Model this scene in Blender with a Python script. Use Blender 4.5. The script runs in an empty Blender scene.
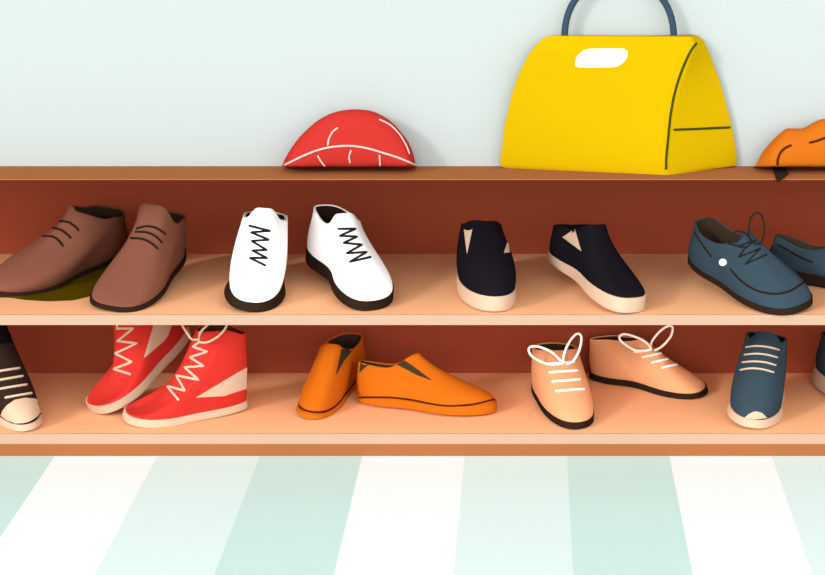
import bpy, math, json
import numpy as np
from mathutils import Vector
from mathutils.bvhtree import BVHTree
from mathutils.geometry import delaunay_2d_cdt

# ---------------------------------------------------------------- camera
# lengths are worked out in sixths of a centimetre (K metres); X right, D into the scene, Z up
K = 1 / 600
F = 2000.; VX = 530.; HY = -248.; H = 704.      # focal length, vanishing point, eye height above the floor
scene = bpy.context.scene
COL = scene.collection
cam_data = bpy.data.cameras.new('camera')
cam = bpy.data.objects.new('camera', cam_data)
COL.objects.link(cam)
cam.location = (0, -F * K, H * K)
cam.rotation_euler = (math.pi / 2, 0, 0)
cam_data.sensor_width = 36
cam_data.lens = F / 825 * 36
cam_data.shift_x = (412.5 - VX) / 825
cam_data.shift_y = (HY - 287.5) / 825
cam_data.clip_start = 0.05
scene.camera = cam

# ---------------------------------------------------------------- light
world = bpy.data.worlds.new('world'); scene.world = world
world.use_nodes = True
W_BASE = 0.85; W_BAND = 4.6; W_EL = 0.30; W_TIGHT = 7.0
wn = world.node_tree.nodes
WT = world.node_tree; wl = WT.links.new
def wmath(op, a, b=None, c=None):
    n = wn.new('ShaderNodeMath'); n.operation = op
    for i, v in enumerate((a, b, c)):
        if v is None: continue
        if isinstance(v, (int, float)): n.inputs[i].default_value = v
        else: wl(v, n.inputs[i])
    return n.outputs[0]
# white world light with an added low bright band opposite, filling the cabinet recess
w_tc = wn.new('ShaderNodeTexCoord'); w_xyz = wn.new('ShaderNodeSeparateXYZ'); wl(w_tc.outputs['Generated'], w_xyz.inputs[0])
front = wmath('MULTIPLY', w_xyz.outputs[1], -1.0)
front = wmath('MAXIMUM', front, 0.0)
low = wmath('SUBTRACT', w_xyz.outputs[2], W_EL)
low = wmath('MULTIPLY', low, low)
low = wmath('EXPONENT', wmath('MULTIPLY', low, -W_TIGHT))
band = wmath('MULTIPLY', wmath('MULTIPLY', front, low), W_BAND)
wl(wmath('ADD', band, W_BASE), wn['Background'].inputs[1])
wn['Background'].inputs[0].default_value = (1.0, 1.0, 1.0, 1)

def sun(name, direction, strength, angle, colour=(1, 1, 1)):
    d = bpy.data.lights.new(name, 'SUN'); d.energy = strength; d.angle = math.radians(angle); d.color = colour
    o = bpy.data.objects.new(name, d); COL.objects.link(o)
    o.rotation_euler = Vector(direction).to_track_quat('-Z', 'Y').to_euler()
    o.location = (0, -3, 3)
    return o
# broad soft daylight from behind and left of the camera
sun('daylight', (1.0, 1.0, -0.56), 1.7, 8)

scene.view_settings.view_transform = 'Standard'
scene.view_settings.look = 'None'
scene.view_settings.exposure = 0.0
scene.view_settings.gamma = 1
scene.view_settings.use_curve_mapping = False
scene.cycles.use_denoising = True
scene.cycles.max_bounces = 8
scene.cycles.diffuse_bounces = 5

# ---------------------------------------------------------------- materials
def lin(h):
    h = h.lstrip('#'); v = [int(h[i:i + 2], 16) / 255 for i in (0, 2, 4)]
    return [x / 12.92 if x <= .04045 else ((x + .055) / 1.055) ** 2.4 for x in v]
MATS = {}
def mat(name, hexcol, gain=1.0, rough=.9, grain=0.0, scale=60, spec=0.0):
    """matt procedural surface: base colour with a faint noise grain"""
    if name in MATS: return MATS[name]
    m = bpy.data.materials.new(name); m.use_nodes = True
    nt = m.node_tree; b = nt.nodes['Principled BSDF']
    c = [min(.96, x * g_) for x, g_ in zip(lin(hexcol), gain if isinstance(gain, (list, tuple)) else [gain] * 3)]
    b.inputs['Roughness'].default_value = rough
    b.inputs['Specular IOR Level'].default_value = spec
    tc = nt.nodes.new('ShaderNodeTexCoord'); nz = nt.nodes.new('ShaderNodeTexNoise'); nz.inputs['Scale'].default_value = scale
    nt.links.new(tc.outputs['Object'], nz.inputs['Vector'])
    mx = nt.nodes.new('ShaderNodeMix'); mx.data_type = 'RGBA'
    mx.inputs[6].default_value = (*c, 1); mx.inputs[7].default_value = (*[x * (1 - grain) for x in c], 1)
    nt.links.new(nz.outputs['Fac'], mx.inputs[0]); nt.links.new(mx.outputs[2], b.inputs['Base Color'])
    MATS[name] = m
    return m
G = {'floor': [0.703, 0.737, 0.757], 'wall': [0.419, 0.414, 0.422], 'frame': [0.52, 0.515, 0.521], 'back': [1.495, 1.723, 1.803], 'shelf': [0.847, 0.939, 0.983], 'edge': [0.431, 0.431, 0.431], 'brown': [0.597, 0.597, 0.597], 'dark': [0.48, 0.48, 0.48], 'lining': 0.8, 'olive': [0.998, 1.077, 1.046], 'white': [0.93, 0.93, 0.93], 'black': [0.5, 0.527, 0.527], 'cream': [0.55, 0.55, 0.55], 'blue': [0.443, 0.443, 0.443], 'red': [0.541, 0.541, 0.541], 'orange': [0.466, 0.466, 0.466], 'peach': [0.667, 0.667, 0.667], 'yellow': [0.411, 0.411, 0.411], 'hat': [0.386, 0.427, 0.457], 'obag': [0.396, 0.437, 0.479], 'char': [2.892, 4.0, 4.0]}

# ---------------------------------------------------------------- helpers
def W(P):
    P = np.asarray(P, float)
    return P * K
def new_obj(name, verts, faces, mats, parent=None, origin=(0, 0, 0), smooth=True, mat_idx=None, auto=None):
    """verts in X, D, Z units (absolute); origin is the parent's place"""
    o0 = np.asarray(origin, float)
    me = bpy.data.meshes.new(name)
    me.from_pydata([tuple(v) for v in (np.asarray(verts, float) - o0) * K], [], [tuple(int(i) for i in f) for f in faces])
    if not isinstance(mats, (list, tuple)): mats = [mats]
    for m in mats: me.materials.append(m)
    if mat_idx is not None: me.polygons.foreach_set('material_index', mat_idx)
    me.update(); me.validate()
    import bmesh
    bm = bmesh.new(); bm.from_mesh(me)
    bmesh.ops.remove_doubles(bm, verts=bm.verts, dist=1e-6)
    bmesh.ops.recalc_face_normals(bm, faces=bm.faces)
    bm.to_mesh(me); bm.free()
    me.polygons.foreach_set('use_smooth', [smooth] * len(me.polygons))
    if smooth and auto:
        me.set_sharp_from_angle(angle=math.radians(auto))
    ob = bpy.data.objects.new(name, me); COL.objects.link(ob)
    if parent is not None: ob.parent = parent
    else: ob.location = tuple(o0 * K)
    return ob
def thing(name, label, cat, group=None, origin=(0, 0, 0)):
    e = bpy.data.objects.new(name, None); COL.objects.link(e)
    e.empty_display_size = .03
    e.location = tuple(np.asarray(origin, float) * K)
    e['label'] = label; e['category'] = cat
    if group: e['group'] = group
    return e
def box(x0, x1, d0, d1, z0, z1):
    v = [(x, d, z) for x in (x0, x1) for d in (d0, d1) for z in (z0, z1)]
    f = [(0, 1, 3, 2), (4, 6, 7, 5), (0, 4, 5, 1), (2, 3, 7, 6), (0, 2, 6, 4), (1, 5, 7, 3)]
    return v, f
def boxes(lst):
    V = []; Fc = []
    for b in lst:
        v, f = box(*b); n = len(V); V += v; Fc += [tuple(i + n for i in q) for q in f]
    return V, Fc
def ring_mesh(rings, cap0=True, cap1=True):
    """rings (n, m, 3) -> closed loft"""
    rings = np.asarray(rings); n, m, _ = rings.shape
    V = rings.reshape(-1, 3).tolist(); Fc = []
    for i in range(n - 1):
        for j in range(m):
            a = i * m + j; b = i * m + (j + 1) % m
            Fc.append((a, b, b + m, a + m))
    for flag, base in ((cap0, 0), (cap1, (n - 1) * m)):
        if flag:
            c = len(V); V.append(rings.reshape(-1, 3)[base:base + m].mean(0).tolist())
            for j in range(m): Fc.append((base + j, base + (j + 1) % m, c))
    return V, Fc
def project(P):
    P = np.asarray(P, float); s = F / (F + P[..., 1])
    return VX + P[..., 0] * s, HY + (H - P[..., 2]) * s
def unproject(x, y, D):
    k = (F + D) / F
    return np.array([(x - VX) * k, D, H - (y - HY) * k])
CAMP = Vector((0, -F, H))
class Surf:
    """what a pen touches when it draws a seam or a lace on a surface"""
    def __init__(self, parts):
        V = []; Fc = []
        for v, f in parts:
            n = len(V); V += [tuple(p) for p in v]; Fc += [tuple(int(i) + n for i in q) for q in f]
        self.t = BVHTree.FromPolygons(V, Fc)
    def hit(self, x, y):
        d = Vector(((x - VX) / F, 1, -(y - HY) / F))
        loc, nor, idx, dist = self.t.ray_cast(CAMP, d.normalized())
        if loc is None: return None
        if nor.dot(d) > 0: nor = -nor
        return np.array(loc), np.array(nor)
def resample(pts, step):
    pts = [np.array(p, float) for p in pts]; out = [pts[0]]
    for a, b in zip(pts[:-1], pts[1:]):
        n = max(1, int(np.ceil(np.linalg.norm(b - a) / step)))
        for i in range(1, n + 1): out.append(a + (b - a) * i / n)
    return out
def curve(pts, n=8, closed=False):
    """Catmull-Rom through pixel points"""
    p = [np.array(q, float) for q in pts]; out = []
    m = len(p)
    for i in range(m if closed else m - 1):
        if closed: a, b, c, d = p[i - 1], p[i], p[(i + 1) % m], p[(i + 2) % m]
        else: a, b, c, d = p[max(0, i - 1)], p[i], p[i + 1], p[min(m - 1, i + 2)]
        for k in range(n):
            t = k / n
            out.append(.5 * ((2 * b) + (c - a) * t + (2 * a - 5 * b + 4 * c - d) * t * t + (3 * b - a - 3 * c + d) * t ** 3))
    if not closed: out.append(p[-1])
    return out
def tube(path, r, seg=6):
    """closed tube with parallel-transported rings and rounded ends"""
    P = [np.array(p, float) for p in path]
    Q = [P[0]]
    for p in P[1:]:
        if np.linalg.norm(p - Q[-1]) > .25: Q.append(p)
    P = Q
    if len(P) < 2: return [], []
    T = []
    for i in range(len(P)):
        t = P[min(i + 1, len(P) - 1)] - P[max(i - 1, 0)]
        n = np.linalg.norm(t); T.append(t / n if n > 1e-9 else (T[-1] if T else np.array([1., 0, 0])))
    u = np.cross(T[0], [0, 0, 1.])
    if np.linalg.norm(u) < .1: u = np.cross(T[0], [0, 1., 0])
    u /= np.linalg.norm(u)
    P = [P[0] - T[0] * r * .7] + P + [P[-1] + T[-1] * r * .7]; T = [T[0]] + T + [T[-1]]
    rings = []
    for i, (p, t) in enumerate(zip(P, T)):
        u = u - t * np.dot(u, t); u /= np.linalg.norm(u); v = np.cross(t, u)
        rr = r * .55 if i in (0, len(P) - 1) else r
        rings.append([p + rr * (u * math.cos(a) + v * math.sin(a)) for a in np.arange(seg) * 2 * math.pi / seg])
    return ring_mesh(np.array(rings))
def merge(ms):
    V = []; Fc = []
    for v, f in ms:
        n = len(V); V += [tuple(p) for p in v]; Fc += [tuple(int(i) + n for i in q) for q in f]
    return V, Fc
def line_on(surf, px, r, lift=.35, step=1.2):
    path = []; runs = []
    for q in resample(px, step):
        h = surf.hit(*q)
        if h is None:
            if len(path) > 1: runs.append(path)
            path = []; continue
        p = h[0] + h[1] * r * lift
        if path and np.linalg.norm(p - path[-1]) > 14:
            if len(path) > 1: runs.append(path)
            path = []
        path.append(p)
    if len(path) > 1: runs.append(path)
    return merge([tube(p, r) for p in runs])
def loop_in_air(surf, px, r, toward=5., lean=3.):
    """a lace bow: starts and ends at the knot, stands off the shoe in between"""
    k = surf.hit(*px[0]) or surf.hit(*px[-1])
    D0 = k[0][1]
    path = []; n = len(px)
    for i, q in enumerate(px):
        t = i / (n - 1); D = D0 - toward * math.sin(math.pi * t) - 1.0
        h = surf.hit(*q)
        if h is not None: D = min(D, h[0][1] - r * 1.2)
        path.append(unproject(q[0], q[1], D))
    for _ in range(3):
        path = [path[0]] + [path[i] * .5 + (path[i - 1] + path[i + 1]) * .25 for i in range(1, n - 1)] + [path[-1]]
    # keep the drawn outline, only the depth is smoothed
    out = []
    for q, p in zip(px, path): out.append(unproject(q[0], q[1], p[1]))
    return tube(out, r)
def patch_on(surf, poly, thick=1.0, lift=.5, step=2.0):
    """a thin panel that follows the surface inside the outline"""
    b = resample(list(poly) + [poly[0]], step)[:-1]
    n = len(b)
    xs = [q[0] for q in b]; ys = [q[1] for q in b]
    pts = [Vector((q[0], q[1])) for q in b]
    for gx in np.arange(min(xs), max(xs), step):
        for gy in np.arange(min(ys), max(ys), step):
            ins = False
            for i in range(n):
                x1, y1 = b[i]; x2, y2 = b[(i + 1) % n]
                if (y1 > gy) != (y2 > gy) and gx < (x2 - x1) * (gy - y1) / (y2 - y1) + x1: ins = not ins
            if ins and min((gx - q[0]) ** 2 + (gy - q[1]) ** 2 for q in b) > (step * .6) ** 2: pts.append(Vector((gx + .013, gy + .007)))
    r = delaunay_2d_cdt(pts, [], [list(range(n))], 1, 1e-4)
    vs, fs = r[0], r[2]
    P = []; ok = []
    for q in vs:
        h = surf.hit(q.x, q.y)
        if h is None: P.append(None); continue
        P.append(h)
    good = [p for p in P if p is not None]
    top = []; bot = []
    for q, p in zip(vs, P):
        if p is None:
            g = min(good, key=lambda h: (project(h[0])[0] - q.x) ** 2 + (project(h[0])[1] - q.y) ** 2)
            p = g
        top.append(p[0] + p[1] * lift); bot.append(p[0] - p[1] * (thick - lift))
    m = len(vs); V = top + bot; Fc = [tuple(f) for f in fs] + [tuple(i + m for i in reversed(f)) for f in fs]
    edges = {}
    for f in fs:
        for i in range(len(f)):
            e = (f[i], f[(i + 1) % len(f)]); k = (min(e), max(e)); edges.setdefault(k, []).append(e)
    for k, l in edges.items():
        if len(l) == 1: a, c = l[0]; Fc.append((c, a, a + m, c + m))
    return V, Fc

# ---------------------------------------------------------------- the room
FLOOR_W = mat('floor_white_board', '#fdfff9', G['floor']); FLOOR_L = mat('floor_pale_mint_board', '#e7f4ec', G['floor']); FLOOR_D = mat('floor_mint_board', '#d3e9de', G['floor'])
V = []; Fc = []; mi = []
for k in range(-24, 24):
    x0 = 37 + 102.4 * k; v, f = box(x0, x0 + 102.4, -2600, 60, -14, 0); n = len(V)
    V += v; Fc += [tuple(i + n for i in q) for q in f]
    mi += [{0: 1, 1: 0, 2: 2}[(k + 300 + 2) % 3]] * 6
FL = None
def floor():
    me_m = [FLOOR_D, FLOOR_W, FLOOR_L]
    # board order left to right: mint, white, pale mint
    idx = []
    for k in range(-24, 24): idx += [[0, 1, 2][(k + 300) % 3]] * 6
    me = bpy.data.meshes.new('floor')
    me.from_pydata([tuple(np.array(p) * K) for p in V], [], Fc)
    for m in me_m: me.materials.append(m)
    me.polygons.foreach_set('material_index', idx); me.update()
    o = bpy.data.objects.new('floor', me); COL.objects.link(o); o['kind'] = 'structure'
floor()
WALL = mat('wall_mint_paint', '#e8f3ee', G['wall'])
CX0, CX1 = -1000, 700                        # the cabinet's ends, outside the frame
DB1, DB2 = 243, 196                          # depth of the upper and the lower compartment
v, f = boxes([(-2400, CX0, 62, 300, 0, 277), (CX1, 2400, 62, 300, 0, 277), (-2400, 2400, 62, 300, 277, 1700)])
w = new_obj('wall_back', v, f, WALL, smooth=False); w['kind'] = 'structure'

# ---------------------------------------------------------------- built-in shoe cabinet
FRAME = mat('cabinet_brown_frame', '#c1784a', G['frame']); BACK = mat('cabinet_dark_back', '#76321f', G['back']); BACK2 = BACK
SHELF = mat('shelf_apricot_board', '#fbb17f', G['shelf']); EDGE = mat('shelf_pale_edge', '#f8cfb0', G['edge']); RUN = EDGE
cab = thing('shoe_cabinet', 'low brown open shoe cabinet in the mint wall with two apricot shelves', 'cabinet')
def slab(name, prof, m, x0=CX0, x1=CX1):
    prof = np.array(prof, float); n = len(prof)
    V = [(x0, d, z) for d, z in prof] + [(x1, d, z) for d, z in prof]
    Fc = [(i, (i + 1) % n, n + (i + 1) % n, n + i) for i in range(n)] + [tuple(range(n)), tuple(range(n, 2 * n))]
    return new_obj(name, V, Fc, m, cab, smooth=False)
slab('top_board', [(0, 277), (62, 277), (DB1 + 8, 277), (DB1 + 8, 266), (60, 266), (0, 276)], FRAME)
slab('base_board', [(0, 0), (0, 12), (DB2 + 6, 12), (DB2 + 6, 0)], FRAME)
for z in (131, 12):
    b = DB1 if z == 131 else DB2 + 0
    s = slab('shelf', [(2, z), (2, z + 10), (b, z + 10), (b, z)], SHELF)
    v, f = box(CX0, CX1, 0, 2, z, z + 10)
    e = new_obj('shelf_edge', v, f, EDGE, s, smooth=False); e['label'] = 'pale front edge strip'
slab('back_panel', [(DB1, 131), (DB1, 266), (DB1 + 8, 266), (DB1 + 8, 131)], BACK)
slab('back_panel', [(DB2, 22), (DB2, 131), (DB2 + 6, 131), (DB2 + 6, 22)], BACK)
for x0, x1 in ((CX0 - 0, CX0 + 14), (CX1 - 14, CX1)):
    v, f = box(x0, x1, 2.5, DB2 - .5, 22.2, 130.8); new_obj('side_panel', v, f, FRAME, cab, smooth=False)
    v, f = box(x0, x1, 2.5, DB1 - .5, 141.2, 265.8); new_obj('side_panel', v, f, FRAME, cab, smooth=False)

# ---------------------------------------------------------------- shoe form
def grid(p,nt,nu,ns=2,nl=3):
    """returns dict of (nv,nt,3) local grids: sole, upper, lining"""
    t=np.linspace(0,2*np.pi,nt,endpoint=False)
    c=np.cos(t);s=np.sin(t)
    def sp(v,e):return np.sign(v)*np.abs(v)**e
    yy=sp(c,p['ex']);xx=sp(s,p['ex'])
    W=(p['Wt']+p['Wh'])/2+(p['Wt']-p['Wh'])/2*yy
    W=W*(1-p['waist']*np.exp(-((yy+.15)/.35)**2))
    off=p['toff']*(yy**2-.3)
    Sx=xx*W;Sy=yy*p['L']/2
    out={}
    th=p['ts']+(p['th']-p['ts'])*(1-yy)/2
    v=np.linspace(0,1,ns)[:,None]
    f=1+p['flare']*(1-v)
    out['sole']=np.stack([(xx*(W+4*p['flare']*(1-v)*8)) +off, Sy*1+ yy*p['flare']*(1-v)*32, v*th],-1)
    # upper
    cy=p['yc']*p['L'];a=p['a']*p['L']
    Cx=p['b']*xx*(1+.0*yy);Cy=cy+a*yy
    cn=np.maximum(0,-c);cp=np.maximum(0,c)
    Cz=p['hs']+(p['hh']-p['hs'])*cn*cn*(3-2*cn)+(p['hf']-p['hs'])*cp*cp*(3-2*cp)
    tt=np.minimum(t,2*np.pi-t)
    Cz=Cz+p['bump']*np.exp(-(tt/p['sig'])**4)
    Cx=Cx+off
    P0=np.stack([Sx*.97+off,Sy*.98,th-.5],-1)
    C=np.stack([Cx,Cy,Cz],-1)
    w=cp**.8
    hgt=(Cz-th)
    up=np.zeros_like(P0);up[:,2]=w*p['k1']+(1-w)*hgt*.4
    out1=np.stack([xx*W*p['bul'],yy*0+ (1-w)*yy*4+ w*3*p['bul']*10*np.sign(c)*.3,0*W],-1)
    P1=P0+up+out1
    d=P0-C; 
    P2=C+np.stack([d[:,0]*(p['k2']*w+(1-w)*.15)+xx*W*p['bul']*.5, d[:,1]*(p['k2']*w+(1-w)*.1), -w*hgt*p['k3']-(1-w)*hgt*.35],-1)
    v=np.linspace(0,1,nu)[:,None,None]
    out['upper']=(1-v)**3*P0+3*(1-v)**2*v*P1+3*(1-v)*v*v*P2+v**3*C
    # lining
    cc=np.array([0,cy,0.])
    v=np.linspace(0,1,nl)[:,None]
    base=np.stack([Cx*.86+off*.14,cy+(Cy-cy)*.93,Cz*0+th+3],-1)
    rim=np.stack([off+(Cx-off)*.86,cy+(Cy-cy)*.93,Cz-.5],-1)
    v=v[:,:,None]
    out['lining']=np.concatenate([C[None],rim[None]*(1-v)+base[None]*v, np.stack([off*1.,cy+0*Cy,Cz*0+th+3],-1)[None]])
    return out
def place(p,P):
    x,y,z=P[...,0],P[...,1],P[...,2]
    # roll about y axis, then pitch about toe
    cr,sr=np.cos(p['roll']),np.sin(p['roll'])
    x,z=x*cr+z*sr,-x*sr+z*cr
    z=z+abs(sr)*p['Wt']*.95
    y0=p['L']*.32
    cp,sp_=np.cos(p['pitch']),np.sin(p['pitch'])
    yr=y-y0
    y2=y0+yr*cp+z*sp_
    z2=-yr*sp_+z*cp
    z2=z2+ (p['L']*.18)*abs(sp_)*.8
    cf,sf=np.cos(p['phi']),np.sin(p['phi'])
    X=p['X']+x*cf+y2*sf
    D=p['D']-y2*cf+x*sf
    return np.stack([X,D,z2],-1)
def proj_rel(P, Z0):
    s=F/(F+P[...,1])
    return VX+P[...,0]*s, HY+(H-Z0-P[...,2])*s
GX = 5; GY = 4
def warp(p,P,Z0,box):
    """P (...,3) placed; box=(x0,y0,x1,y1) screen box; p['warp'] list of GX*GY*2 in px"""
    w=np.array(p['warp']).reshape(GX*GY,2)
    u,v=proj_rel(P,Z0)
    x0,y0,x1,y1=box
    gx=np.linspace(x0,x1,GX);gy=np.linspace(y0,y1,GY)
    sx=(x1-x0)/(GX-1)*.75;sy=(y1-y0)/(GY-1)*.75
    ax=np.exp(-((u[...,None]-gx)/sx)**2/2);ay=np.exp(-((v[...,None]-gy)/sy)**2/2)
    ax/=ax.sum(-1,keepdims=True);ay/=ay.sum(-1,keepdims=True)
    k=(ay[...,:,None]*ax[...,None,:]).reshape(u.shape+(GX*GY,))
    d=k@w
    s=F/(F+P[...,1])
    r=np.clip(P[...,2]/18,0,1);r=r*r*(3-2*r)
    Q=P.copy()
    Q[...,0]+=d[...,0]/s
    Q[...,2]-=d[...,1]/s*r
    # near the ground move along the shelf: dv=-(H-Z0)*F/(F+D)^2*dD
    Q[...,1]-=(1-r)*d[...,1]*(F+P[...,1])**2/((H-Z0)*F)*1.0
    return Q


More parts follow.
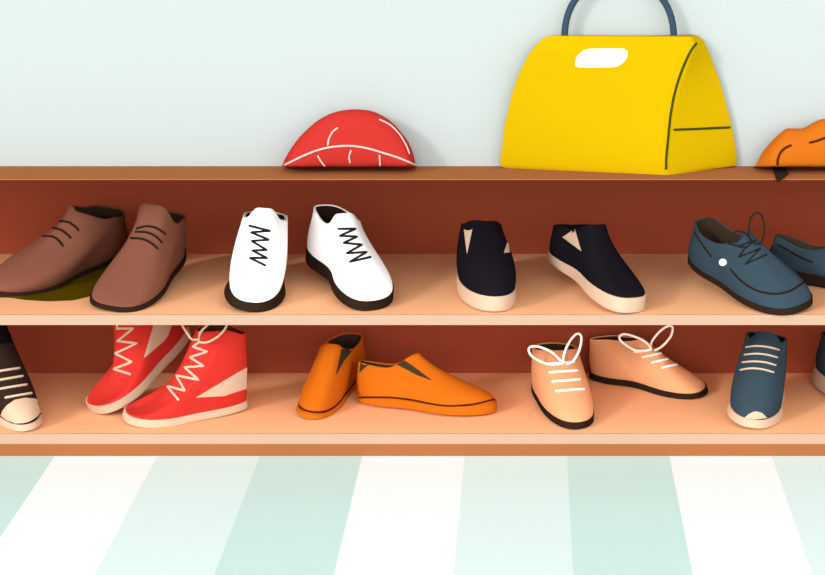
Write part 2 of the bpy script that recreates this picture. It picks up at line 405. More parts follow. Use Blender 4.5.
SHOES = json.loads('''{"A":{"X":-500.5163,"D":140.6975,"phi":-0.6016,"L":185.496,"Wt":34.2464,"Wh":18.9649,"ex":0.9687,"toff":-4.655,"ts":3.0,"th":6.9529,"flare":0.0357,"pitch":0.0374,"yc":-0.2118,"a":0.209,"b":18.1554,"hh":48.7499,"hs":56.6025,"hf":67.1531,"bump":4.7462,"sig":0.2632,"k1":15.3828,"k2":0.0711,"bul":0.3074,"k3":0.6943,"roll":0.2662,"waist":0.25,"box":[-12.43,203.03,126.74,292.82],"warp":[-0.25,-0.27,0.01,-0.15,-0.01,-0.21,0.09,-0.09,-0.3,0.16,-0.43,-0.29,-0.23,-0.08,0.19,-0.02,0.26,0.02,0.26,0.43,-0.59,-0.79,-0.31,-0.2,-0.08,0.3,-0.12,-0.21,-0.28,-0.0,-0.26,-1.29,-0.06,-0.01,0.05,0.99,-0.29,0.14,-0.38,0.24]},
"B":{"X":-403.6301,"D":99.7379,"phi":-0.209,"L":172.5179,"Wt":40.0691,"Wh":21.9286,"ex":0.7484,"toff":-0.4647,"ts":4.3366,"th":9.2143,"flare":0.025,"pitch":0.1086,"yc":-0.2283,"a":0.1761,"b":21.4529,"hh":47.7605,"hs":50.5427,"hf":59.6662,"bump":16.3492,"sig":0.8872,"k1":5.0504,"k2":0.02,"bul":0.0,"k3":0.5853,"roll":0.094,"waist":0.123,"box":[91.68,203.08,186.14,309.5],"warp":[0.05,-0.2,0.21,0.25,-0.04,0.33,0.69,-0.04,0.76,0.43,-0.14,-0.37,0.2,0.17,-0.01,0.5,-0.04,-0.27,-0.06,0.0,-0.04,-0.72,0.13,-0.72,-0.06,0.19,-0.18,-0.34,0.04,-0.26,-0.27,-0.35,-0.15,-0.01,0.08,1.29,-0.2,0.73,-0.45,0.23]},
"C":{"X":-285.0796,"D":90.6328,"phi":0.0621,"L":150.3307,"Wt":29.5657,"Wh":24.2449,"ex":0.8542,"toff":-0.7253,"ts":7.5127,"th":12.4534,"flare":0.15,"pitch":0.0952,"yc":-0.1924,"a":0.2154,"b":22.8219,"hh":56.0594,"hs":60.7287,"hf":67.7128,"bump":12.4286,"sig":0.6052,"k1":11.9295,"k2":0.2416,"bul":0.2004,"k3":0.0831,"roll":0.1183,"waist":0.1419,"box":[225.05,207.39,287.58,310.02],"warp":[0.01,0.16,-0.33,0.48,-0.55,1.08,-1.02,0.3,-0.31,-0.89,0.62,0.24,0.25,0.62,-0.36,1.06,-0.72,0.57,0.19,-0.39,0.16,-0.32,-0.22,-0.14,-0.66,-0.31,-0.6,-0.07,0.1,0.1,-0.11,-0.26,-0.5,0.3,-0.59,-0.15,-0.24,0.33,0.06,0.52]},
"D":{"X":-189.9244,"D":94.2988,"phi":0.4923,"L":160.4316,"Wt":35.3274,"Wh":23.857,"ex":0.8315,"toff":-10.2632,"ts":9.6174,"th":14.8831,"flare":0.0,"pitch":0.1119,"yc":-0.2349,"a":0.187,"b":19.6785,"hh":60.1176,"hs":52.1135,"hf":59.585,"bump":10.2144,"sig":0.7051,"k1":8.3173,"k2":0.2939,"bul":0.0071,"k3":0.5387,"roll":0.0201,"waist":0.25,"box":[306.8,205.51,392.94,309.68],"warp":[0.0,-0.22,0.18,0.12,0.09,0.18,0.09,0.23,0.26,0.09,-0.2,-0.6,0.18,-0.49,0.15,-0.36,-0.04,0.15,-0.11,0.14,-0.18,0.02,0.18,0.36,0.33,0.04,-0.07,0.08,-0.17,-0.06,0.05,0.49,0.36,0.59,0.46,0.14,0.22,-0.03,0.1,-0.26]},
"E":{"X":-47.3231,"D":90.4029,"phi":0.159,"L":159.5048,"Wt":31.344,"Wh":24.165,"ex":0.9556,"toff":0.583,"ts":15.3764,"th":13.8973,"flare":0.0139,"pitch":0.0,"yc":-0.2236,"a":0.1616,"b":20.3374,"hh":53.3706,"hs":59.5439,"hf":69.2155,"bump":0.0,"sig":0.4261,"k1":24.9244,"k2":0.293,"bul":0.1503,"k3":0.2642,"roll":0.0243,"waist":0.0,"box":[457.01,221.09,515.45,311.13],"warp":[-0.66,-0.91,-0.28,-0.61,0.55,0.65,0.62,1.72,0.43,1.81,0.01,-0.14,0.02,-0.02,0.31,0.55,0.35,1.16,0.29,1.33,0.14,0.4,0.13,0.31,0.26,0.35,-0.01,0.19,-0.3,0.41,0.04,0.28,0.23,-0.1,0.21,-0.63,-0.26,-0.61,-0.58,-0.12]},
"F":{"X":66.3624,"D":85.5186,"phi":0.4604,"L":171.1825,"Wt":29.0869,"Wh":17.892,"ex":0.712,"toff":-4.4165,"ts":15.5782,"th":8.4485,"flare":0.0,"pitch":0.1023,"yc":-0.2367,"a":0.2304,"b":16.7995,"hh":36.827,"hs":44.766,"hf":60.7983,"bump":0.0,"sig":0.15,"k1":5.0,"k2":0.1639,"bul":0.0362,"k3":0.6062,"roll":0.0743,"waist":0.2288,"box":[548.9,223.82,644.76,311.46],"warp":[0.1,0.37,0.61,0.13,0.38,-0.1,0.32,0.32,0.61,0.21,-0.61,0.59,0.1,-0.62,-0.04,-0.4,-0.14,0.22,-0.12,0.27,-0.51,-0.06,0.06,-0.67,0.23,-0.0,-0.4,0.57,0.01,0.16,-0.72,-0.11,-0.29,-0.18,-0.16,0.3,-0.45,-0.25,0.42,-0.79]},
"G":{"X":222.1113,"D":75.8961,"phi":0.6306,"L":162.8109,"Wt":37.3027,"Wh":23.7938,"ex":0.7151,"toff":2.5755,"ts":6.6714,"th":6.2672,"flare":0.0,"pitch":0.1329,"yc":-0.2029,"a":0.2255,"b":17.4892,"hh":45.9088,"hs":39.4388,"hf":46.519,"bump":8.3488,"sig":0.4004,"k1":16.7473,"k2":0.02,"bul":0.0293,"k3":0.1014,"roll":-0.1424,"waist":0.151,"box":[688.71,215.36,810.71,311.56],"warp":[-0.01,0.28,-0.35,0.26,0.04,-0.06,0.04,-0.25,-0.1,-0.3,0.73,0.15,0.22,-0.18,0.18,0.11,0.08,0.5,0.14,-0.14,-0.21,0.55,-0.52,0.03,0.41,0.48,0.02,0.46,-0.17,-0.31,-0.29,0.07,-0.05,-0.03,0.02,1.07,-0.25,1.04,-0.36,0.1]},
"H":{"X":329.3595,"D":111.0117,"phi":0.9665,"L":169.3846,"Wt":26.4835,"Wh":20.5358,"ex":0.9117,"toff":-1.9124,"ts":11.0891,"th":12.0247,"flare":0.0176,"pitch":0.0,"yc":-0.1969,"a":0.2574,"b":12.015,"hh":41.8967,"hs":33.8967,"hf":44.1328,"bump":0.0,"sig":0.3797,"k1":15.5606,"k2":0.4196,"bul":0.11,"k3":0.2905,"roll":0.0217,"waist":0.0944,"box":[768.61,234.84,917.95,298.91],"warp":[0.44,-0.06,-0.17,0.0,-0.42,0.06,-0.34,0.07,-0.27,0.07,-0.42,-0.11,-0.73,-0.08,-0.53,-0.01,-0.3,0.03,-0.25,0.06,-0.58,-0.18,-0.5,-0.18,-0.19,-0.11,-0.15,-0.02,-0.11,0.03,-0.36,-0.25,-0.14,-0.24,0.03,-0.17,-0.04,-0.08,-0.08,-0.0]},
"I":{"X":-546.0626,"D":84.0834,"phi":0.5568,"L":166.3045,"Wt":24.9437,"Wh":20.5015,"ex":0.8986,"toff":-3.1099,"ts":6.1533,"th":10.3242,"flare":0.0558,"pitch":0.0,"yc":-0.287,"a":0.1542,"b":13.7007,"hh":88.848,"hs":91.3231,"hf":84.6931,"bump":0.0,"sig":0.5097,"k1":15.8319,"k2":0.3137,"bul":0.0342,"k3":0.5904,"roll":-0.0533,"waist":0.0806,"box":[-28.25,303.5,42.41,430.23],"warp":[-0.13,0.47,-0.19,0.44,-0.12,0.16,0.04,-0.19,-0.06,-0.4,-0.05,0.14,-0.1,0.34,0.03,0.02,-0.02,-0.34,-0.19,-0.4,0.06,-0.27,0.18,-0.4,0.26,-0.23,-0.12,0.06,-0.39,-0.29,0.23,-0.63,0.37,-0.94,0.57,-0.46,0.41,0.4,0.29,-0.26]},
"J":{"X":-402.5348,"D":103.9746,"phi":-0.6738,"L":136.7067,"Wt":33.5915,"Wh":13.4558,"ex":0.8105,"toff":-4.0548,"ts":8.885,"th":10.5144,"flare":0.004,"pitch":0.4073,"yc":-0.1635,"a":0.1997,"b":11.0,"hh":60.9168,"hs":54.7816,"hf":65.484,"bump":13.5969,"sig":0.389,"k1":5.0,"k2":0.3706,"bul":0.0,"k3":1.3035,"roll":-0.0817,"waist":0.1585,"box":[85.9,297.85,189.28,416.79],"warp":[0.0,0.12,0.18,0.11,0.2,0.08,0.44,0.21,0.4,0.5,-0.25,0.41,-0.08,0.6,-0.07,0.08,-0.22,-0.01,0.35,0.28,-0.54,-0.12,0.91,0.9,0.11,0.54,-0.84,0.16,-0.54,0.05,-1.5,-2.09,1.21,-0.31,0.82,0.74,-0.51,0.43,-0.72,0.01]},
"K":{"X":-354.1922,"D":62.6299,"phi":-1.2183,"L":123.4292,"Wt":38.1537,"Wh":19.0237,"ex":0.9129,"toff":2.1441,"ts":7.7992,"th":7.1815,"flare":0.0492,"pitch":0.0,"yc":-0.2733,"a":0.2056,"b":13.1162,"hh":77.2361,"hs":84.7617,"hf":84.4799,"bump":0.4602,"sig":0.15,"k1":5.0,"k2":0.4311,"bul":0.0441,"k3":1.2137,"roll":0.0837,"waist":0.0774,"box":[124.45,322.4,247.64,426.32],"warp":[0.06,-0.35,0.16,0.15,0.33,-0.36,0.45,-0.34,0.81,0.23,0.24,-0.79,0.32,1.25,-0.47,0.77,-1.15,-0.28,-0.53,0.51,0.27,-1.44,0.52,1.34,-0.52,0.92,-0.85,-0.26,0.11,0.9,0.01,-1.72,-0.11,0.9,-0.61,0.32,-0.68,-0.72,0.04,0.56]},
"L":{"X":-209.8877,"D":119.6662,"phi":-0.2527,"L":148.6623,"Wt":23.4917,"Wh":20.0325,"ex":0.8961,"toff":4.6992,"ts":3.8031,"th":10.2642,"flare":0.0613,"pitch":0.0,"yc":-0.1336,"a":0.2564,"b":17.8702,"hh":48.6481,"hs":45.8354,"hf":53.5297,"bump":4.8126,"sig":0.5857,"k1":5.5589,"k2":0.3328,"bul":0.0993,"k3":0.463,"roll":0.0727,"waist":0.1987,"box":[297.63,333.04,365.45,418.08],"warp":[-0.04,0.46,-0.15,0.16,-0.42,0.25,-0.44,0.06,0.26,0.32,0.59,0.2,0.43,-0.01,-0.09,-0.19,-0.33,-0.56,0.07,-0.57,0.24,0.23,0.86,0.2,0.48,0.46,-0.81,-0.16,-0.9,-0.68,-1.19,-0.34,0.01,-0.62,0.62,0.78,-0.52,0.37,-1.38,-0.24]},
"M":{"X":-109.288,"D":86.6246,"phi":1.2803,"L":150.0966,"Wt":26.6986,"Wh":22.7477,"ex":0.9224,"toff":2.8779,"ts":9.7681,"th":6.7996,"flare":0.003,"pitch":0.0,"yc":-0.2725,"a":0.2232,"b":8.0,"hh":37.6601,"hs":36.2614,"hf":51.3251,"bump":0.0,"sig":0.4047,"k1":12.6952,"k2":0.2999,"bul":0.0,"k3":0.5487,"roll":0.0463,"waist":0.2314,"box":[358.01,353.06,495.15,414.3],"warp":[0.76,0.01,0.74,0.18,0.34,0.67,0.2,0.1,0.02,-0.42,0.08,0.23,0.66,-0.56,0.28,0.2,-0.39,0.11,0.12,-0.64,0.06,1.24,0.92,-1.3,-0.12,0.05,-0.6,0.87,0.07,-0.56,-0.03,1.14,0.37,-1.33,-0.85,-0.16,-0.56,0.82,0.09,-0.94]},
"N":{"X":32.8125,"D":92.9939,"phi":0.216,"L":155.9087,"Wt":26.8493,"Wh":24.4079,"ex":0.8786,"toff":-1.2373,"ts":6.8502,"th":5.5181,"flare":0.0,"pitch":0.0,"yc":-0.2159,"a":0.1636,"b":22.8899,"hh":46.0445,"hs":48.7419,"hf":52.4548,"bump":0.0,"sig":0.4439,"k1":5.8005,"k2":0.2028,"bul":0.0892,"k3":0.1552,"roll":0.0152,"waist":0.0495,"box":[532.06,342.89,593.09,428.03],"warp":[0.15,0.38,-0.35,-0.15,-0.04,0.16,0.73,1.23,0.2,1.05,0.1,0.15,-0.27,-0.2,-0.19,0.16,0.25,0.69,0.11,0.39,-0.12,-0.21,-0.12,-0.17,-0.28,0.21,-0.18,0.18,0.33,-0.48,-0.01,-0.31,0.14,-0.27,-0.26,0.36,-0.49,0.16,0.09,-1.46]},
"O":{"X":127.7612,"D":156.0064,"phi":1.0656,"L":131.2993,"Wt":30.0681,"Wh":18.0751,"ex":0.827,"toff":-6.0548,"ts":5.319,"th":6.3501,"flare":0.0478,"pitch":0.0,"yc":-0.2599,"a":0.2397,"b":8.0,"hh":40.8376,"hs":43.2791,"hf":47.8378,"bump":1.576,"sig":0.707,"k1":6.7341,"k2":0.4689,"bul":0.0,"k3":0.618,"roll":-0.07,"waist":0.2305,"box":[590.17,335.33,706.49,398.22],"warp":[-0.14,-0.01,-0.58,0.27,0.17,0.22,0.08,0.43,0.37,0.01,0.4,0.2,-0.06,-0.56,0.26,-0.51,0.29,0.74,0.48,0.32,0.2,1.14,-0.16,-1.27,-0.14,-1.27,-0.04,0.65,0.35,-0.25,-0.37,0.72,-0.41,-1.06,-0.67,-0.41,-0.61,0.62,-0.08,-1.1]},
"P":{"X":236.7359,"D":80.6556,"phi":-0.25,"L":130.8071,"Wt":29.5125,"Wh":23.6663,"ex":0.9113,"toff":1.4568,"ts":7.7099,"th":12.6732,"flare":0.0638,"pitch":0.0,"yc":-0.1516,"a":0.1,"b":20.8456,"hh":65.4848,"hs":66.3427,"hf":62.9716,"bump":11.6145,"sig":0.6921,"k1":15.7288,"k2":0.4172,"bul":0.1214,"k3":0.383,"roll":0.0926,"waist":0.114,"box":[727.08,331.63,785.48,427.33],"warp":[0.3,-0.51,0.3,-0.13,0.28,0.39,0.54,0.23,1.33,0.0,0.4,-0.67,0.22,-0.39,0.13,0.07,0.02,0.03,0.17,0.07,0.38,-0.78,0.08,-0.07,0.01,0.02,-0.1,-0.15,-0.38,-0.01,0.2,-0.5,0.03,0.27,0.13,0.2,0.41,-0.12,0.39,-0.01]},
"Q":{"X":344.9179,"D":104.5778,"phi":0.3874,"L":158.3847,"Wt":28.733,"Wh":21.3966,"ex":0.8464,"toff":1.643,"ts":14.4289,"th":14.9599,"flare":0.1096,"pitch":0.0,"yc":-0.2181,"a":0.2107,"b":16.891,"hh":52.5201,"hs":52.0269,"hf":54.9489,"bump":0.0,"sig":0.4637,"k1":21.6651,"k2":0.3578,"bul":0.044,"k3":0.319,"roll":0.0669,"waist":0.0873,"box":[811.44,330.81,911.32,422.87],"warp":[0.29,0.09,0.14,0.05,0.13,0.11,0.18,0.17,0.21,0.24,0.38,-0.07,0.27,-0.05,0.14,0.08,0.14,0.18,0.16,0.26,-0.65,-0.28,-0.41,-0.29,-0.04,-0.03,0.08,0.19,0.14,0.24,-0.74,-0.36,-0.45,-0.34,-0.08,-0.14,0.03,0.12,0.1,0.19]}}''')
REG = {'r1': (0, 190, 4.105), 'r2': (210, 190, 4.105), 'r3': (440, 200, 4.105), 'r3b': (540, 210, 5.23), 'r4': (665, 190, 4.425), 'r6': (80, 315, 3.929), 'r7': (280, 315, 3.587), 'r8': (510, 315, 3.929), 'r9': (720, 320, 4.79), 'ri': (0, 320, 4.8), 'rq': (780, 315, 4.6), 'w1': (240, 215, 9.58), 'w2': (325, 215, 9.583), 'gl': (715, 205, 8.215), 'jl': (105, 320, 9.58), 'kl': (160, 320, 6.765), 'nl': (525, 325, 7.67), 'ol': (610, 320, 10.453), 'bag': (480, 0, 2.9464), 'hat': (270, 90, 5.156), 'org': (735, 100, 6.389)}
def px(reg, pts):
    x0, y0, s = REG[reg]
    return [(x0 + a / s, y0 + b / s) for a, b in pts]
def ell(cx, cy, a, b, rot=0, n=28, t0=0, t1=2 * math.pi):
    out = []
    for i in range(n + 1):
        t = t0 + (t1 - t0) * i / n; x = a * math.cos(t); y = b * math.sin(t)
        out.append((cx + x * math.cos(rot) - y * math.sin(rot), cy + x * math.sin(rot) + y * math.cos(rot)))
    return out
SCALE_XY = 1.026; SCALE_Z = 1.016; SHIFT_D = -3.5; NUDGE = {'J': (0, 10)}; SLIM = {'K': 0.5}      # the front red shoe is kept narrow enough to clear its mate
def shoe(key, name, label, cat, group, m_sole, m_upper, m_lining, feats=(), olive_wedge=None):
    p = SHOES[key]; shelf = 1 if key in 'ABCDEFGH' else 2
    Z0 = 141. if shelf == 1 else 22.
    g = grid(p, 96, 26, 5, 12)
    pl = {}
    for k in g:
        P = place(p, g[k]); P = warp(p, P, Z0, p['box']); P[..., 2] += Z0
        pl[k] = P
    allz = pl['sole'][..., 2].min(); dz = Z0 + .15 - allz
    for k in pl: pl[k][..., 2] += max(dz, -3) 
    mid = pl['sole'][0].mean(0)
    for k in pl:
        q = pl[k]; q[..., :2] = mid[:2] + (q[..., :2] - mid[:2]) * SCALE_XY; q[..., 2] = Z0 + (q[..., 2] - Z0) * SCALE_Z
        q[..., 1] += SHIFT_D + NUDGE.get(key, (0, 0))[1]; q[..., 0] += NUDGE.get(key, (0, 0))[0]
    if key in SLIM:
        for k in pl:
            q = pl[k]; ln = mid[1] + (q[..., 0] - mid[0]) * -math.cos(p['phi']) / math.sin(p['phi']); off = q[..., 1] - ln      # depth off the long axis
            q[..., 1] = ln + np.where(off > 0, off * SLIM[key], off)
    org = (float(pl['sole'][0, :, 0].mean()), float(pl['sole'][0, :, 1].mean()), Z0)
    root = thing(name, label, cat, group, org)
    # sole: bottom ring slightly inset for a rounded tread edge
    s = pl['sole']; c0 = s[0].mean(0)
    inset = c0 + (s[0] - c0) * .985; inset[:, 2] = s[0][:, 2]
    rings = [inset] + [s[i] for i in range(len(s))]
    rings[1] = s[0] + (s[1] - s[0]) * .25
    top = s[-1]; ct = top.mean(0); rings.append(ct + (top - ct) * .95)
    rings.append(rings[-1] * .35 + (ct + (s[0] - ct) * .95) * .65)
    sole = ring_mesh(rings)
    up = pl['upper']; n = len(up)
    li = pl['lining']
    cc = li[1]
    rim = up[-1] * .55 + cc * .45; rim[:, 2] += .8
    upper = ring_mesh(list(up) + [rim, cc * .9 + rim * .1 ], cap0=True, cap1=False)
    lining = ring_mesh(list(li[1:]), cap0=False, cap1=False)
    a = new_obj('sole', *sole, m_sole, root, org, auto=40)
    b = new_obj('upper', *upper, m_upper, root, org, auto=60)
    c = new_obj('lining', *lining, m_lining, root, org)
    surf = Surf([sole, upper])
    for ft in feats:
        kind, pname, m = ft[:3]; pieces = None
        if kind == 'lines':
            reg, r, lines = ft[3:6]; cv = ft[6] if len(ft) > 6 else 0
            ms = []
            for l in lines:
                q = px(reg, l)
                if cv: q = curve(q, 6)
                ms.append(line_on(surf, q, r))
            v, f = merge(ms)
            if pname == 'seam': pieces = ms
        elif kind == 'laces':            # lines on the shoe plus loops in the air
            reg, r, lines, loops = ft[3:7]
            ms = [line_on(surf, px(reg, l), r) for l in lines]
            for l in loops: ms.append(loop_in_air(surf, curve(px(reg, l), 6), r))
            v, f = merge(ms)
        elif kind == 'patch':
            reg, polys = ft[3:5]
            pieces = [patch_on(surf, px(reg, q), 1.6, .7) for q in polys]
        for v, f in (pieces if pieces is not None else [(v, f)]):
            if not len(v): continue
            o = new_obj(pname, v, f, m, root, org, auto=50)
            if ft[-1] and isinstance(ft[-1], str): o['label'] = ft[-1]
    if olive_wedge is not None:  # olive wedge lofted from the sole bottom down to the given arc
        mm, arc = olive_wedge
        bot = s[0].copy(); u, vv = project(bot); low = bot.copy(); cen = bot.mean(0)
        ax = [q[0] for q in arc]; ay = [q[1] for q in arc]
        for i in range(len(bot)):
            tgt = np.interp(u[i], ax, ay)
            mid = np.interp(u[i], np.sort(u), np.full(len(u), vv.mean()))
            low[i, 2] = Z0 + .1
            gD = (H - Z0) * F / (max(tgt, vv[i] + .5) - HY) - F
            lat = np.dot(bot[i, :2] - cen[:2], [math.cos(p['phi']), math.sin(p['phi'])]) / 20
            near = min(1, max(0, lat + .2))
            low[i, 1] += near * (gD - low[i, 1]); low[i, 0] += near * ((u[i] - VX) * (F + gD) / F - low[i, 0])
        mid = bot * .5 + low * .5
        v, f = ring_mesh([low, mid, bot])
        new_obj('olive_wedge', v, f, mm, root, org, auto=50)['label'] = 'olive green thick wedge under the sole'
    return root

M = dict(
    brown=mat('brown_leather', '#925c49', G['brown'], grain=.06), sole_dark=mat('dark_rubber', '#3c2c22', G['dark']), lining=mat('dark_lining', '#403425', G['lining']),
    olive=mat('plain_olive', '#4d3c03', G['olive']), white=mat('white_leather', '#ffffff', G['white']), black=mat('black_canvas', '#221d23', G['black']),
    cream=mat('cream_rubber', '#f7d3b3', G['cream']), navy=mat('slate_blue_leather', '#475c69', G['blue']), red=mat('red_canvas', '#ef4036', G['red']),
    orange=mat('orange_suede', '#fb821e', G['orange']), peach=mat('peach_leather', '#fbb17f', G['peach']), lace_white=mat('white_cord', '#fff4ea', G['white']),
    lace_cream=mat('cream_cord', '#fbdcc0', G['cream']), seam=mat('dark_thread', '#3a2a25', G['dark']), ink=mat('black_cord', '#33302c', G['dark']),
    char=mat('charcoal_canvas', '#392b23', 0.62), seam_brown=mat('brown_thread', '#6b2a14', G['dark']))

UP = 'shoes on the upper shelf'; LO = 'shoes on the lower shelf'
shoe('A', 'ankle_boot', 'brown lace-up ankle boot at the left edge of the upper shelf, olive wedge beneath', 'shoe', UP, M['sole_dark'], M['brown'], M['lining'],
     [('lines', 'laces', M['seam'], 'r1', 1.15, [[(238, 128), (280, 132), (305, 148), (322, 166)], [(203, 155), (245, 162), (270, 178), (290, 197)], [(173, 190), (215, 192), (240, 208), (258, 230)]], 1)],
     olive_wedge=(M['olive'], [(-80, 285), (-40, 290), (0, 296), (24, 300), (49, 301.5), (73, 300.5), (92, 296), (112, 280), (120, 272), (140, 262)]))
shoe('B', 'ankle_boot', 'brown lace-up ankle boot with tall tongue, second from left on upper shelf', 'shoe', UP, M['sole_dark'], M['brown'], M['lining'],
     [('lines', 'laces', M['seam'], 'r1', 1.15, [[(562, 158), (600, 149), (640, 156), (678, 181)], [(557, 172), (605, 175), (640, 192), (663, 216)], [(537, 198), (585, 202), (620, 218), (646, 242)]], 1)])
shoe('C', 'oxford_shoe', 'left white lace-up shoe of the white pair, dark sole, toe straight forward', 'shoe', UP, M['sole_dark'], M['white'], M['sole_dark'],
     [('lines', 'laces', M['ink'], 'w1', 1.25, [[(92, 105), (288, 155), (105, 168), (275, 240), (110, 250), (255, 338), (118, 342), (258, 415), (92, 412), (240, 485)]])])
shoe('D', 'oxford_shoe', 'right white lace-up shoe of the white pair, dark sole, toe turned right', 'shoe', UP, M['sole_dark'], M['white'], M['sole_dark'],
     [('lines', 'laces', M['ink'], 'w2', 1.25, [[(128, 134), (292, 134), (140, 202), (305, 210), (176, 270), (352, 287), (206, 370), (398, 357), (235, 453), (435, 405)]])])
shoe('E', 'slip_on_shoe', 'left black slip-on shoe with thick cream sole, toe facing forward', 'shoe', UP, M['cream'], M['black'], M['black'],
     [('patch', 'elastic_gusset', M['cream'], 'r3', [[(100, 122), (118, 127), (133, 122), (112, 220)], [(277, 168), (285, 215), (262, 218)]], 'cream triangular elastic')])
shoe('F', 'slip_on_shoe', 'right black slip-on shoe with thick cream sole, toe turned right', 'shoe', UP, M['cream'], M['black'], M['black'],
     [('patch', 'elastic_gusset', M['cream'], 'r3b', [[(120, 142), (183, 100), (217, 215)]], 'cream triangular elastic')])
shoe('G', 'boat_shoe', 'slate blue laced shoe with a white side button and a dark cord bow', 'shoe', UP, M['sole_dark'], M['navy'], M['lining'],
     [('laces', 'laces', M['ink'], 'gl', 0.9, [[(115, 318), (190, 340), (270, 310), (335, 290), (250, 355), (195, 430), (372, 358), (250, 487), (425, 408)], [(190, 345), (270, 345), (300, 300)]],
       [[(300, 300), (278, 250), (276, 200), (290, 120), (320, 72), (345, 62), (375, 78), (398, 130), (405, 190), (398, 260), (375, 310), (335, 318), (300, 300)],
        [(300, 295), (270, 250), (230, 225), (175, 215), (140, 260), (118, 300), (118, 318)]]),
      ('lines', 'seam', M['seam'], 'r4', 1.0, [[(290, 350), (330, 395), (380, 432), (430, 452), (490, 460), (550, 448), (590, 425), (625, 402)], [(133, 190), (165, 240), (205, 295)]], 1),
      ('patch', 'button', M['white'], 'r4', [[(257 + 16 * math.cos(t), 320 + 16 * math.sin(t)) for t in np.arange(12) * math.pi / 6]], 'round white button')])
shoe('H', 'boat_shoe', 'slate blue shoe at the right edge of the upper shelf, behind its laced mate', 'shoe', UP, M['sole_dark'], M['navy'], M['lining'],
     [('lines', 'seam', M['seam'], 'r4', 1.0, [[(498, 240), (550, 270), (600, 298), (653, 320)]], 1)])
shoe('I', 'high_top_sneaker', 'charcoal high-top sneaker with cream toe cap at the left edge of the lower shelf', 'shoe', LO, M['cream'], M['char'], M['black'],
     [('patch', 'ankle_collar', M['black'], 'ri', [[(-25, 20), (45, 20), (52, 60), (72, 108), (20, 112), (-25, 125)]], 'navy black ankle collar'),
      ('patch', 'toe_cap', M['cream'], 'ri', [[(5, 460), (14, 435), (35, 410), (70, 385), (120, 375), (172, 380), (192, 400), (207, 432), (185, 462), (140, 490), (90, 498), (50, 492)]], 'cream rubber toe cap'),
      ('lines', 'laces', M['lace_cream'], 'ri', 1.3, [[(-10, 247), (92, 232)], [(-10, 290), (108, 270)], [(5, 330), (126, 311)], [(28, 373), (150, 352)]]),
      ('lines', 'seam', M['seam'], 'ri', .7, [[(5, 460), (50, 492), (90, 498), (140, 490), (185, 460), (207, 430)]], 1)])
shoe('J', 'high_top_sneaker', 'red high-top sneaker with its heel tipped up, behind the other red one', 'shoe', LO, M['cream'], M['red'], M['lining'],
     [('patch', 'side_stripe', M['cream'], 'r6', [[(297, 10), (370, 10), (345, 80), (328, 103), (250, 170)]], 'cream side stripe'),
      ('lines', 'laces', M['lace_cream'], 'jl', 1.25, [[(120, 45), (115, 80), (270, 78), (120, 200), (305, 222), (100, 320), (260, 402), (85, 468), (245, 520)]])])
shoe('K', 'high_top_sneaker', 'red high-top sneaker standing flat in front, with cream stripe and cord bow', 'shoe', LO, M['cream'], M['red'], M['lining'],
     [('patch', 'side_stripe', M['cream'], 'r6', [[(455, 324), (654, 206), (654, 288), (565, 318)]], 'cream side stripe'),
      ('laces', 'laces', M['lace_cream'], 'kl', 1.2, [[(265, 150), (225, 180), (320, 213), (205, 252), (295, 310), (168, 320), (262, 405), (112, 375), (170, 480), (50, 447), (125, 540)], [(270, 60), (262, 150)]],
       [[(265, 150), (320, 150), (380, 120), (425, 80), (450, 40), (452, 10), (440, -5)], [(262, 130), (215, 130), (185, 90), (150, 35), (148, 10)], [(265, 110), (280, 75), (320, 35), (350, 5)]])])
shoe('L', 'loafer', 'left orange slip-on shoe with dark side slit, toe pointing forward', 'shoe', LO, M['orange'], M['orange'], M['lining'],
     [('patch', 'side_slit', M['lining'], 'r7', [[(200, 215), (212, 160), (222, 115), (245, 118), (262, 122), (228, 165)]], 'dark V-shaped slit'),
      ('lines', 'seam', M['seam_brown'], 'r7', 1.0, [[(68, 326), (90, 342), (130, 349), (172, 342), (210, 315), (245, 270), (275, 232)]], 1)])
shoe('M', 'loafer', 'right orange slip-on shoe seen from the side, toe to the right', 'shoe', LO, M['orange'], M['orange'], M['lining'],
     [('patch', 'side_slit', M['lining'], 'r7', [[(420, 178), (445, 163), (470, 178), (545, 235), (490, 215)]], 'dark V-shaped slit'),
      ('patch', 'heel_slit', M['lining'], 'r7', [[(291, 165), (326, 170), (286, 206)]], 'dark triangular heel notch'),
      ('lines', 'seam', M['seam_brown'], 'r7', 1.0, [[(285, 296), (340, 295), (400, 296), (470, 304), (540, 318), (590, 325), (640, 325), (700, 319), (768, 303)]], 1)])
shoe('N', 'derby_shoe', 'left peach shoe with white laces and bow, toe pointing forward', 'shoe', LO, M['sole_dark'], M['peach'], M['lining'],
     [('laces', 'laces', M['lace_white'], 'nl', 1.25, [[(190, 365), (400, 350)], [(212, 434), (420, 418)], [(240, 508), (452, 492)], [(165, 298), (375, 285)]],
       [[(285, 295), (265, 265), (200, 205), (110, 168), (50, 165), (28, 190), (50, 235), (110, 275), (185, 300), (285, 295)],
        [(290, 295), (300, 220), (340, 130), (385, 75), (415, 68), (432, 95), (425, 160), (400, 230), (360, 285), (320, 298)]])])
shoe('O', 'derby_shoe', 'right peach shoe with white laces and bow, toe to the right', 'shoe', LO, M['sole_dark'], M['peach'], M['lining'],
     [('laces', 'laces', M['lace_white'], 'ol', 1.25, [[(255, 335), (420, 315)], [(340, 390), (530, 350)], [(440, 445), (600, 410)], [(545, 498), (695, 468)]],
       [[(430, 305), (395, 250), (310, 195), (200, 155), (130, 150), (98, 175), (110, 215), (170, 265), (260, 315), (350, 320), (430, 305)],
        [(425, 275), (440, 220), (500, 140), (570, 80), (630, 60), (655, 85), (640, 160), (590, 230), (530, 285), (470, 315)]])])
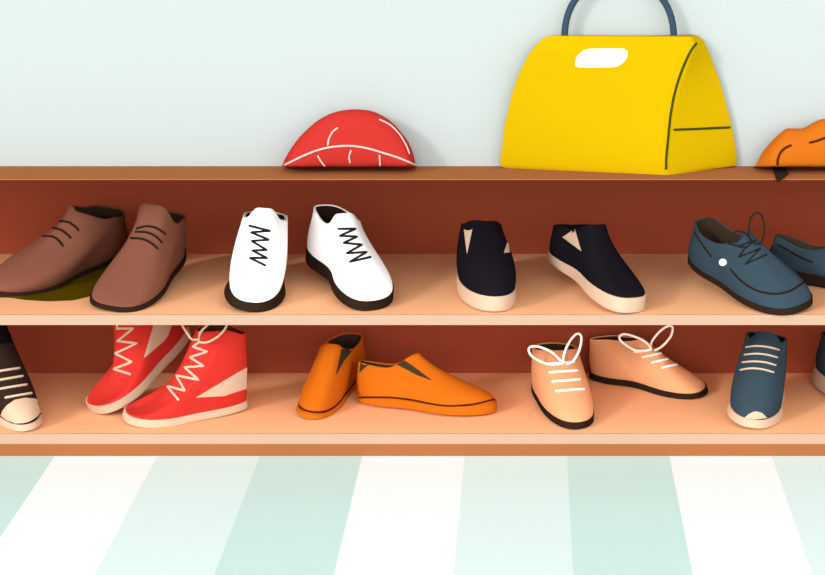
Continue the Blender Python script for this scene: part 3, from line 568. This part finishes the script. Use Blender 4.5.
shoe('P', 'running_shoe', 'slate blue running shoe with cream sole and four cream laces, facing forward', 'shoe', LO, M['cream'], M['navy'], M['black'],
     [('patch', 'toe_cap', M['cream'], 'r9', [[(108, 474), (125, 462), (140, 450), (158, 441), (175, 438), (200, 445), (213, 457), (224, 468), (170, 476)]], 'cream rubber toe bumper'),
      ('lines', 'laces', M['lace_cream'], 'r9', 1.0, [[(125, 131), (175, 125), (230, 130), (282, 143)], [(118, 167), (170, 162), (225, 167), (274, 180)], [(108, 203), (160, 199), (215, 203), (266, 217)], [(98, 240), (150, 232), (205, 237), (256, 251)]], 1)])
shoe('Q', 'running_shoe', 'slate blue running shoe cut off by the right edge of the lower shelf', 'shoe', LO, M['cream'], M['navy'], M['black'])

# ---------------------------------------------------------------- on top of the cabinet
TOP = 277.
def sup(x, e): return np.sign(x) * abs(x) ** e
# yellow handbag: horizontal sections from the base to the rounded top
YEL = mat('yellow_leather', '#fdcf0a', G['yellow']); GRN = mat('olive_thread', '#4a5310', G['dark']); HND = mat('slate_handle', '#475d70', G['blue'])
bag = thing('handbag', 'big yellow handbag with blue-grey arched handle standing on top of the cabinet', 'bag', origin=(80, 34, TOP))
LEV = [(0, 507, 667, 730), (1.5, 502, 666.3, 735), (5, 500, 666, 737), (14, 501, 666, 736.2), (26, 502.5, 666.5, 734.5), (40, 504, 667.5, 732), (53, 506.5, 670, 729), (70, 510.5, 674, 724.5), (85, 514.5, 678.5, 720.5), (97, 519, 683, 716.5), (108, 524, 687.5, 712.5), (117, 529, 691, 709), (124, 534, 693.5, 706), (130, 540, 694, 702.5), (133.5, 545, 692.5, 698.5), (135, 550, 690, 694)]
rings = []
for h, xl, xc, xr in LEV:
    t = h / 135; dc = 18 + 12 * t; dl = 51 - 12 * t; dr = 56 - 2 * t; db = 60 - 5 * t ** 3
    if h > 124: dl += (h - 124) * .6; dc += (h - 124) * .7; db -= (h - 124) * .5
    def X(px_, d): return (px_ - VX) * (F + d) / F
    L = np.array([X(xl, dl), dl]); C = np.array([X(xc, dc), dc]); R = np.array([X(xr, dr), dr]); BR = np.array([X(xr - 3, db), db]); BL = np.array([X(xl + 2, db), db])
    q = []
    q += [L + (BL - L) * .35, L * .93 + BL * .04 + C * .03 if False else L, L + (C - L) * .03]
    for k in np.linspace(.08, .95, 14): q.append(L + (C - L) * k)
    for k in np.linspace(0, 1, 5):
        a = L + (C - L) * .97; b = C + (R - C) * .07
        q.append((1 - k) ** 2 * a + 2 * k * (1 - k) * C + k * k * b)
    for k in np.linspace(.14, .93, 9): q.append(C + (R - C) * k)
    q += [R, R + (BR - R) * .6, BR]
    for k in np.linspace(.1, .9, 10): q.append(BR + (BL - BR) * k)
    q += [BL]
    rings.append([(a[0], a[1], TOP + .1 + h * 1.012) for a in q])
body = ring_mesh(np.array(rings))
new_obj('body', *body, YEL, bag, (80, 34, TOP), auto=35)
bs = Surf([body])
for sm in (line_on(bs, curve(px('bag', [(548, 497), (549, 460), (553, 420), (560, 350), (570, 290), (585, 235), (602, 190), (620, 152), (637, 128)]), 6), 1.2),
               line_on(bs, px('bag', [(572, 382), (650, 379), (735, 375)]), 1.2)):
    new_obj('seam', *sm, GRN, bag, (80, 34, TOP))['label'] = 'dark olive stitched seam'
lab = patch_on(bs, px('bag', [(280, 182), (288, 163), (305, 149), (322, 144), (375, 143), (425, 144), (435, 152), (434, 166), (424, 183), (406, 195), (385, 198), (330, 198), (290, 198), (281, 193)]), 1.6, .7)
new_obj('label_patch', *lab, M['white'], bag, (80, 34, TOP), auto=50)['label'] = 'blank white rounded label'
path = []
for i in range(33):
    a = math.pi * i / 32
    path.append(((619.5 - VX) * 1.0205 - 56 * math.cos(a), 48.5, TOP + 132 + 64 * math.sin(a) ** .85))
new_obj('handle', *tube(path, 3.5, 10), HND, bag, (80, 34, TOP))['label'] = 'arched blue-grey handle'

def soft_blob(prof, n=40, d0=38, bmax=20, zfrac=.36, cap=None):
    """lofted along X: prof gives (pixel x, pixel y of the top outline)"""
    px_ = [q[0] for q in prof]; py_ = [q[1] for q in prof]
    rings = []
    xs = px_[0] + (px_[-1] - px_[0]) * (1 - np.cos(np.linspace(0.03, math.pi - .03, n))) / 2
    for x in xs:
        yt = np.interp(x, px_, py_); k = (F + d0) / F
        h = max(1.2, (H - (yt - HY) * k) - TOP)
        b = min(bmax, 4 + h * .6) * (min(1, .25 + h / 30))
        r = []
        for a in np.arange(40) * 2 * math.pi / 40:
            ca, sa = sup(math.cos(a), .9), math.sin(a)
            z = h * zfrac + (h * (1 - zfrac)) * sa if sa > 0 else h * zfrac + h * zfrac * sup(sa, .8)
            zz = z + .1; dmin = F * (H - TOP - zz) / 414.6 - F      # rounded underside: it rests on its back edge
            r.append(((x - VX) * k, max(d0 + b * ca, min(dmin, 57)), TOP + zz))
        rings.append(r)
    return ring_mesh(np.array(rings))
REDH = mat('red_knit', '#ef4036', G['hat']); PINK = mat('pale_pink_seam_highlight', '#fbd3c6', G['cream'])
hp = px('hat', [(62, 392), (66, 380), (80, 350), (110, 300), (160, 235), (230, 170), (280, 138), (330, 117), (385, 105), (440, 101), (495, 105), (540, 116), (580, 135), (620, 163), (655, 196), (690, 240), (715, 280), (735, 325), (746, 365), (750, 392)])
hp = curve(hp, 4)
org = (-183, 34, TOP)
hat = thing('hat', 'soft red hat with pale curved seams lying on top of the cabinet', 'hat', origin=org)
hb = soft_blob(hp, 56)
new_obj('crown', *hb, REDH, hat, org)
hs = Surf([hb])
hl = [line_on(hs, curve(px('hat', [(78, 387), (150, 350), (230, 316), (300, 297), (370, 289), (430, 289), (500, 300), (570, 320), (650, 345), (700, 365), (745, 387)]), 4), 1.1)]
for l in ([(298, 286), (305, 250), (322, 218), (348, 196)], [(247, 340), (262, 366), (283, 392)], [(418, 312), (408, 343), (413, 374)], [(565, 338), (568, 388)], [(565, 153), (620, 182), (665, 228), (700, 285), (717, 328)]):  # the last line is a pale highlight painted along the crown's right side
    hl.append(line_on(hs, curve(px('hat', l), 4), .95))
new_obj('seam', *merge(hl), PINK, hat, org)['label'] = 'pale pink seam lines and painted highlight'

ORG = mat('orange_cloth', '#f97f1f', G['obag'])
op = px('org', [(128, 425), (135, 415), (155, 375), (180, 335), (215, 293), (250, 255), (290, 215), (330, 184), (380, 184), (430, 186), (460, 173), (490, 155), (520, 138), (550, 126), (590, 120), (650, 128), (720, 160), (800, 175), (900, 250), (980, 340), (1010, 425)])
org = (310, 34, TOP)
ob_ = thing('cloth_bag', 'crumpled orange bag with dark strap end at the top right of the cabinet', 'bag', origin=org)
obm = soft_blob(op, 60)
new_obj('body', *obm, ORG, ob_, org)
os_ = Surf([obm])
ol = [line_on(os_, curve(px('org', l), 5), 1.15) for l in ([(270, 412), (275, 375), (292, 335), (320, 308), (357, 290)], [(478, 273), (520, 262), (560, 248), (600, 235)])]
for l in ol: new_obj('fold_seam', *l, M['seam_brown'], ob_, org)['label'] = 'dark fold line'
# strap end: lies on the board and hangs just over its front edge
def on_top(x, y, dz):
    D = (H - TOP - dz) * F / (y - HY) - F
    return np.array([(x - VX) * (F + D) / F, D, TOP + dz])
sp = px('org', [(240, 422), (320, 422), (340, 465), (300, 498), (268, 520), (258, 480)])
t_ = [on_top(x, y, 2.0) for x, y in sp]; b_ = [p - np.array([0, 0, 1.7]) for p in t_]
n = len(sp); fs = [tuple(range(n)), tuple(range(2 * n - 1, n - 1, -1))] + [(i, (i + 1) % n, (i + 1) % n + n, i + n) for i in range(n)]
new_obj('strap_end', t_ + b_, fs, M['char'], ob_, org, smooth=False)['label'] = 'dark brown strap end'
